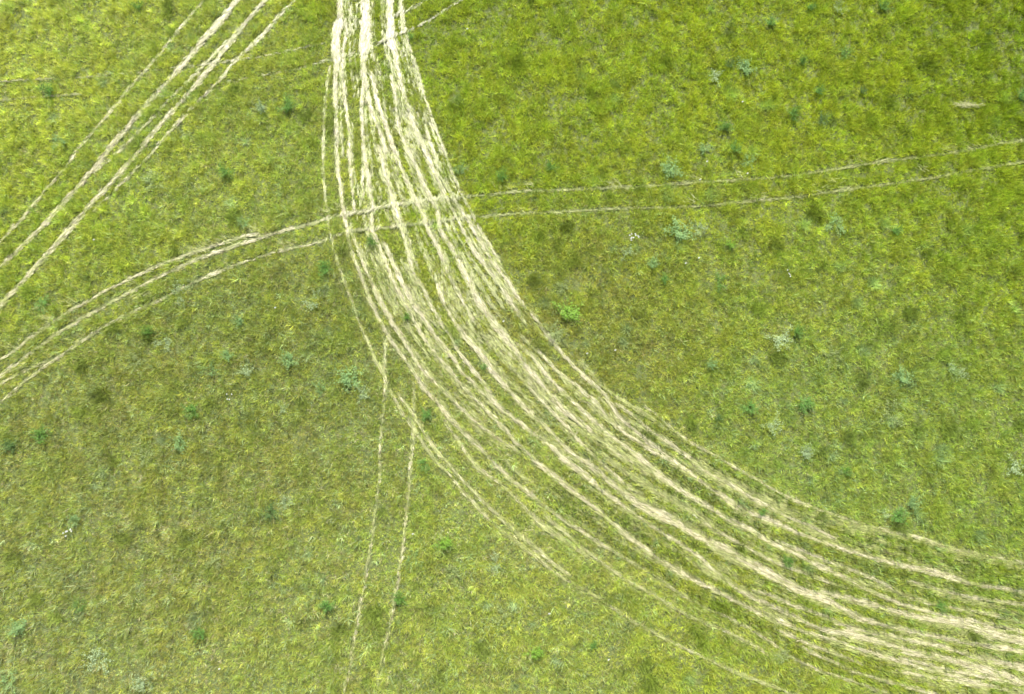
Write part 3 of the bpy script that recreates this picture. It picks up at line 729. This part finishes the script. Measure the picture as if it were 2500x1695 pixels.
WEEDS = [
    (585, 786, 30, 'bush', 'blue', 'compact round blue-green bush with a dark shadow under it, below the three left wheel ruts'),
    (794, 660, 42, 'bush', 'emerald', 'dark blue-green tuft just left of the thin rut where the broad fan begins to bend'),
    (105, 744, 46, 'tuft', 'emerald', 'dark green leafy clump between the diagonal ruts and the crossing ruts near the left edge'),
    (771, 738, 44, 'spread', 'silver', 'pale spreading weed with silvery twigs left of the thin outermost rut of the fan'),
    (435, 720, 44, 'spread', 'silver', 'silvery green weed growing on the lowest of the left crossing ruts'),
    (468, 690, 30, 'spread', 'pale', 'pale weed overhanging the lowest crossing rut, beside a larger silvery one'),
    (558, 868, 34, 'bush', 'blue', 'blue-green bush left of the yellow flowering weed'),
    (603, 862, 26, 'spread', 'yellow', 'small weed dotted with lemon yellow flower buds'),
    (600, 912, 40, 'spread', 'silver', 'whitish straggling weed below the yellow flowering weed'),
    (709, 878, 46, 'bush', 'blue', 'wide grey-blue weed halfway between the yellow flowering weed and the fan of ruts'),
    (365, 812, 34, 'bush', 'green', 'green weed with dark foot under the lowest left crossing rut, beside a silvery sprig'),
    (402, 836, 36, 'spread', 'silver', 'silvery sprig on the lower right of a green weed below the crossing ruts'),
    (335, 885, 50, 'spread', 'pale', 'broad pale thistly weed sprawling below the crossing ruts'),
    (515, 905, 42, 'spread', 'blue', 'faint bluish weed patch left of the whitish straggling weed'),
    (472, 1003, 46, 'bush', 'green', 'mid green leafy clump below the small pair of white flowers'),
    (441, 1086, 44, 'bush', 'blue', 'blue-green clump with silvery leaves, lower left of the mid green leafy clump'),
    (690, 1000, 26, 'spread', 'silver', 'small silvery weed in the brownish grass left of the narrow bottom ruts'),
    (782, 952, 36, 'spread', 'blue', 'dull blue weed left of the point where the narrow bottom ruts begin'),
    (355, 1110, 44, 'spread', 'pale', 'pale tangled weed left of the blue-green clump with silvery leaves'),
    (105, 1066, 52, 'bush', 'green', 'large blurred green clump close to the left edge, midway down'),
    (28, 1090, 44, 'bush', 'dark', 'dark green clump cut by the left edge, midway down'),
    (858, 925, 62, 'bush', 'blue', 'large blue-grey leafy patch touching the left bottom rut at its top'),
    (884, 962, 40, 'spread', 'silver', 'silvery weed squeezed between the blue-grey patch and the left bottom rut'),
    (186, 1272, 36, 'tuft', 'blue', 'bluish grass-like tuft just above the white flower clump near the left edge'),
    (662, 1252, 44, 'bush', 'dark', 'dark green long weed, the darkest in the lower left meadow'),
    (700, 1228, 30, 'spread', 'silver', 'silvery twig pointing up right out of the dark long weed'),
    (532, 1370, 40, 'spread', 'pale', 'star-shaped pale green weed below left of the dark long weed'),
    (200, 1475, 40, 'tuft', 'green', 'green tuft with a pale curved stalk in the lower left meadow'),
    (50, 1530, 46, 'bush', 'blue', 'grey-blue clump near the left edge, low down'),
    (490, 1545, 34, 'bush', 'emerald', 'blue-green weed with a pale stalk lying in front of it, low in the left meadow'),
    (345, 1668, 36, 'bush', 'silver', 'pale whitish green rosette at the bottom edge of the left meadow'),
    (240, 1612, 52, 'spread', 'silver', 'wide silvery weed patch above left of the whitish rosette'),
    (30, 1660, 50, 'spread', 'blue', 'blue-green patch in the bottom left corner'),
    (800, 1482, 38, 'bush', 'emerald', 'blue-green weed left of the narrow bottom ruts, low down'),
    (1036, 1133, 38, 'tuft', 'emerald', 'dark green tuft just right of the right bottom rut and under the fan'),
    (1040, 1012, 32, 'bush', 'emerald', 'small saturated green weed inside the fork between the right bottom rut and the fan'),
    (1082, 1330, 44, 'bush', 'bright', 'bright green leafy weed right of the right bottom rut'),
    (1211, 1376, 38, 'spread', 'silver', 'silver-blue flowering weed below the lower left edge of the fan'),
    (1110, 1400, 38, 'spread', 'pale', 'pale star-shaped weed left of the silver-blue flowering weed'),
    (1008, 1368, 40, 'spread', 'blue', 'bluish sprigs touching the right bottom rut'),
    (976, 1462, 40, 'bush', 'green', 'deep green long weed leaning along the right bottom rut'),
    (1075, 1494, 40, 'spread', 'pale', 'pale weed right of the right bottom rut, low down'),
    (1225, 1500, 40, 'spread', 'pale', 'pale weed in the open grass between the bottom ruts and the lower fan'),
    (1303, 1595, 42, 'bush', 'bright', 'vivid green shaded weed near the bottom edge, larger of two'),
    (1450, 1576, 22, 'bush', 'emerald', 'small emerald green weed near the bottom edge, right of the larger vivid one'),
    (1182, 897, 20, 'bush', 'emerald', 'small emerald green weed standing among the ruts of the fan'),
    (994, 775, 26, 'bush', 'green', 'dark green weed between two ruts on the left side of the fan'),
    (911, 590, 30, 'bush', 'green', 'green weed between ruts just below the crossing of the two tracks'),
    (1381, 765, 66, 'bush', 'bright', 'large bright green clump against the right side of the fan where it bends'),
    (1354, 812, 54, 'tuft', 'pale', 'pale long-bladed grass clump pressed against the right rim of the fan'),
    (1375, 706, 36, 'spread', 'pale', 'pale weed directly above the large bright green clump at the fan'),
    (1226, 434, 34, 'bush', 'emerald', 'small dark green tuft just above the right crossing rut'),
    (1123, 418, 34, 'tuft', 'blue', 'blue-green tuft touching the right rim of the fan just above the crossing'),
    (1003, 92, 22, 'bush', 'emerald', 'blue-green tuft at the right rim of the fan near the top edge'),
    (1346, 408, 34, 'bush', 'green', 'dark green weed above the right crossing ruts, near the middle of the picture'),
    (1656, 572, 68, 'bush', 'blue', 'largest blue-green weed patch, right of the white flower clump in the right meadow'),
    (1705, 560, 34, 'spread', 'silver', 'silvery weed at the right end of the largest blue-green patch'),
    (1532, 620, 36, 'spread', 'silver', 'thin silvery sprigs just below the white flower clump in the right meadow'),
    (1592, 646, 34, 'bush', 'blue', 'bluish weed halfway between the silvery sprigs and a dark green one'),
    (1624, 684, 26, 'bush', 'emerald', 'small shaded emerald weed below the largest blue-green patch'),
    (1780, 600, 30, 'bush', 'bright', 'rounded bright green weed right of the largest blue-green patch'),
    (1760, 690, 44, 'spread', 'green', 'green weed below the rounded bright one in the right meadow'),
    (1635, 418, 56, 'bush', 'blue', 'blue-green patch resting on the upper right crossing rut'),
    (1718, 365, 36, 'tuft', 'blue', 'bluish tuft upper right of the patch resting on the crossing rut'),
    (1794, 368, 34, 'bush', 'emerald', 'dark green weed right of the bluish tuft above the crossing rut'),
    (1832, 392, 40, 'spread', 'blue', 'wide blue weed nearly touching the upper right crossing rut from above'),
    (1768, 318, 38, 'bush', 'green', 'dark leafy green weed in the upper right meadow, above the wide blue one'),
    (1818, 168, 50, 'bush', 'blue', 'broad pale blue weed in the upper right meadow'),
    (1780, 160, 28, 'bush', 'dark', 'small dark green weed at the left foot of the broad pale blue weed'),
    (1748, 192, 42, 'spread', 'silver', 'silvery sprawling weed lower left of the broad pale blue weed'),
    (1880, 58, 34, 'bush', 'emerald', 'saturated green weed near the top edge of the right meadow'),
    (1976, 22, 26, 'bush', 'emerald', 'dark green weed right at the top edge with a silvery one beside it'),
    (2048, 22, 34, 'spread', 'silver', 'silvery weed at the top edge between two dark green ones'),
    (2154, 20, 40, 'bush', 'green', 'dark green leafy weed at the top edge, rightmost of the row there'),
    (2062, 135, 36, 'tuft', 'emerald', 'upright dark green tuft with a long shadow in the upper right meadow'),
    (1957, 154, 30, 'bush', 'green', 'dark green weed midway between the broad pale blue weed and the upright tuft'),
    (2103, 225, 24, 'bush', 'dark', 'small dark bluish weed below the upright tuft'),
    (1995, 226, 28, 'bush', 'emerald', 'small deep green weed left of the small dark bluish one'),
    (2006, 296, 40, 'tuft', 'dark', 'dark tuft with pale bent blades in the middle of the upper right meadow'),
    (1938, 283, 38, 'bush', 'green', 'soft green weed left of the dark tuft with pale bent blades'),
    (2410, 84, 20, 'bush', 'dark', 'tiny dark green weed near the top right corner'),
    (2487, 236, 34, 'bush', 'emerald', 'green weed cut by the right edge in the upper meadow'),
    (2183, 566, 30, 'bush', 'emerald', 'small blue-green weed below the right crossing ruts'),
    (2040, 550, 52, 'spread', 'blue', 'wide bluish weed patch below the right crossing ruts'),
    (1828, 996, 40, 'bush', 'emerald', 'emerald weed with blue leaves right of the fan, larger of two side by side'),
    (1754, 1020, 24, 'bush', 'dark', 'small dark green weed nearest the right rim of the fan'),
    (1736, 890, 30, 'bush', 'blue', 'bluish weed in the brownish grass right of the fan'),
    (1885, 1036, 46, 'spread', 'silver', 'silvery pale weed lower right of the larger emerald one'),
    (1964, 1106, 34, 'bush', 'silver', 'grey-blue weed with whitish leaves, right of the fan and below the silvery pale one'),
    (1905, 828, 56, 'spread', 'silver', 'straggling silvery weed in the middle of the right meadow'),
    (1945, 812, 36, 'bush', 'green', 'deep green weed at the right end of the straggling silvery one'),
    (2170, 1015, 60, 'spread', 'pale', 'pale star-shaped weed, the widest in the lower right meadow'),
    (2198, 925, 50, 'bush', 'blue', 'blurred bluish clump above the widest pale star-shaped weed'),
    (1960, 985, 46, 'bush', 'emerald', 'blue-green weed left of the widest pale star-shaped weed'),
    (2336, 905, 40, 'spread', 'silver', 'silvery weed close to the right edge, a little below mid height'),
    (2030, 875, 50, 'spread', 'pale', 'pale blurred weed below the straggling silvery one'),
    (2064, 1150, 30, 'bush', 'green', 'green shaded weed above the lower right stretch of the fan'),
    (2188, 1260, 44, 'bush', 'emerald', 'blue-green weed just above the outermost rut at the lower right'),
    (2156, 1256, 28, 'spread', 'silver', 'small silvery weed left of the blue-green one above the outermost rut'),
    (2224, 1228, 36, 'bush', 'blue', 'bluish weed upper right of the one just above the outermost rut'),
    (2470, 1140, 44, 'spread', 'silver', 'silvery weed at the right edge above the fan'),
    (1921, 1370, 34, 'bush', 'green', 'bushy green weed standing between the ruts of the lower right fan'),
    (2293, 1478, 26, 'bush', 'emerald', 'small dark emerald weed on the lower right fan'),
    (1908, 1598, 44, 'tuft', 'pale', 'pale long-bladed tuft at the lower rim of the fan near the bottom edge'),
    (1860, 1250, 22, 'bush', 'emerald', 'small green weed among the upper ruts of the lower right fan'),
    (597, 548, 34, 'tuft', 'blue', 'bluish tuft just above the crossing ruts where they meet the straw wisps'),
    (383, 443, 60, 'spread', 'pale', 'large pale green patch right of the diagonal ruts'),
    (640, 268, 32, 'bush', 'silver', 'silvery green weed in the meadow between the diagonal ruts and the fan'),
    (700, 262, 50, 'bush', 'green', 'green clump right of the silvery green one, left of the fan'),
    (555, 420, 40, 'bush', 'green', 'dark leafy clump right of the large pale green patch'),
    (340, 18, 36, 'bush', 'green', 'green clump at the top edge left of the diagonal ruts'),
    (120, 228, 44, 'bush', 'green', 'dark green clump left of the diagonal ruts on the faint horizontal line'),
    (148, 348, 40, 'spread', 'blue', 'bluish weed left of the leftmost diagonal rut'),
]
for w in WEEDS:
    plant(*w)


# ------------------------------------------------------------------ white flower heads
def head_mesh(seed, r0):
    r = np.random.default_rng(seed)
    V, F = [], []
    for k in range(14):
        a = r.uniform(0, 6.28); q = r0 * math.sqrt(r.uniform(0, 1))
        cx, cy, cz = math.cos(a) * q, math.sin(a) * q, r.uniform(0, .012)
        b = len(V); n = 6; rr = r0 * r.uniform(.25, .42)
        V.append((cx, cy, cz + .008))
        for i in range(n):
            t = i / n * 6.283
            V.append((cx + math.cos(t) * rr, cy + math.sin(t) * rr, cz))
        F += [(b, b + 1 + i, b + 1 + (i + 1) % n) for i in range(n)]
    return V, F


HEADS = [mesh_of('flower_head', *head_mesh(900 + i, .045), M_PETAL) for i in range(4)]
SINGLE = mesh_of('flower_head', *head_mesh(950, .05), M_PETAL)


def stalks(points, h):
    V, F = [], []
    for (x, y) in points:
        for (ax, ay) in ((.005, 0), (0, .005)):
            b = len(V)
            V += [(x * .35 - ax, y * .35 - ay, 0), (x * .35 + ax, y * .35 + ay, 0), (x + ax, y + ay, h), (x - ax, y - ay, h)]
            F += [(b, b + 1, b + 2), (b, b + 2, b + 3)]
    return V, F


def flower(px, py, heads, label, h=.36, group='white meadow flowers', scale=.8):
    x, y = g(px, py)
    e = bpy.data.objects.new('white_flower', None); S.collection.objects.link(e)
    e.location = (float(x), float(y), 0)
    tag(e, label, 'flower', group)
    pts = []
    for i, (qx, qy) in enumerate(heads):
        o = bpy.data.objects.new('flower_head', HEADS[i % 4] if len(heads) > 1 else SINGLE)
        S.collection.objects.link(o); o.parent = e
        o.location = (qx * MPP, -qy * MPP, h); o.scale = (scale,) * 3
        o.rotation_euler = (.15, -.1, i * 1.3)
        pts.append((qx * MPP, -qy * MPP))
    o = bpy.data.objects.new('stem', mesh_of('stem', *stalks(pts, h), M_STEM)); S.collection.objects.link(o); o.parent = e


flower(1546, 582, [(-11, -2), (-6, -6), (3, -6), (4, -2), (10, 0), (12, 3), (-6, 4), (-2, 4), (-8, 6), (-7, 11)], 'white flower clump of ten heads in the right meadow below the crossing ruts')
flower(175, 1298, [(-11, 3), (-5, 0), (-2, -1), (5, -5), (8, -1), (-4, 10)], 'clump of six white flower heads in the lower left meadow near the left edge', scale=.85)
flower(566, 970, [(-7, -5), (5, -5), (-5, 7), (0, 8)], 'loose group of four small white flowers right of centre in the left meadow', scale=.7)
flower(1921, 672, [(-3, -8), (0, 0), (2, 3), (3, 8)], 'short row of small white flowers in the right meadow below the rounded bright weed', scale=.7)
for fx, fy, lab in (
        (676, 755, 'single round white flower left of the fan, right of the compact blue-green bush'),
        (1142, 78, 'single white flower near the top edge right of the fan'),
        (1433, 866, 'single white flower in the brownish grass close to the right rim of the fan'),
        (1501, 858, 'single tiny white flower in the brownish grass, farther from the fan than its neighbour'),
        (1010, 1304, 'single white flower right beside the right bottom rut'),
        (1341, 1497, 'single whitish flower in the grass below the lower left edge of the fan'),
        (1485, 1609, 'single pinkish white flower near the bottom edge beneath the fan'),
        (541, 1631, 'single cream flower near the bottom edge in the left meadow'),
        (1707, 444, 'white flower lying on the upper right crossing rut'),
        (1724, 400, 'white flower a little above the upper right crossing rut'),
        (1822, 429, 'small white flower between the two right crossing ruts'),
        (1810, 255, 'single white flower in the upper right meadow'),
        (1704, 634, 'small white flower at the left foot of the upper right weeds below the blue patch'),
        (1672, 647, 'small white flower beneath the largest blue-green patch'),
        (236, 590, 'single white flower between the diagonal ruts and the crossing ruts'),
        (1230, 788, 'single white flower among the ruts where the fan bends')):
    flower(fx, fy, [(0, 0)], lab, h=.30, scale=.85)


# loose straw lying in the upper right meadow
def straw_tuft(px, py, n, label):
    x0, y0 = g(px, py)
    x = RNG.normal(0, .32, n); y = RNG.normal(0, .07, n)
    h = np.radians(RNG.normal(172, 16, n)); ln = RNG.uniform(.2, .5, n)
    v, f = blade_soup(x, y, RNG.uniform(.12, .25, n), ln, h, np.radians(RNG.normal(4, 8, n)), RNG.uniform(.01, .018, n), RNG.normal(0, .2, n))
    o = link_mesh('straw_tuft', v, f, np.array([.28, .28, .13]) * np.exp(RNG.normal(0, .2, (n, 1))), M_STRAW)
    o.location = (float(x0), float(y0), 0)
    tag(o, label, 'straw')


straw_tuft(2362, 260, 130, 'small wisp of pale bent straw lying alone in the upper right meadow')
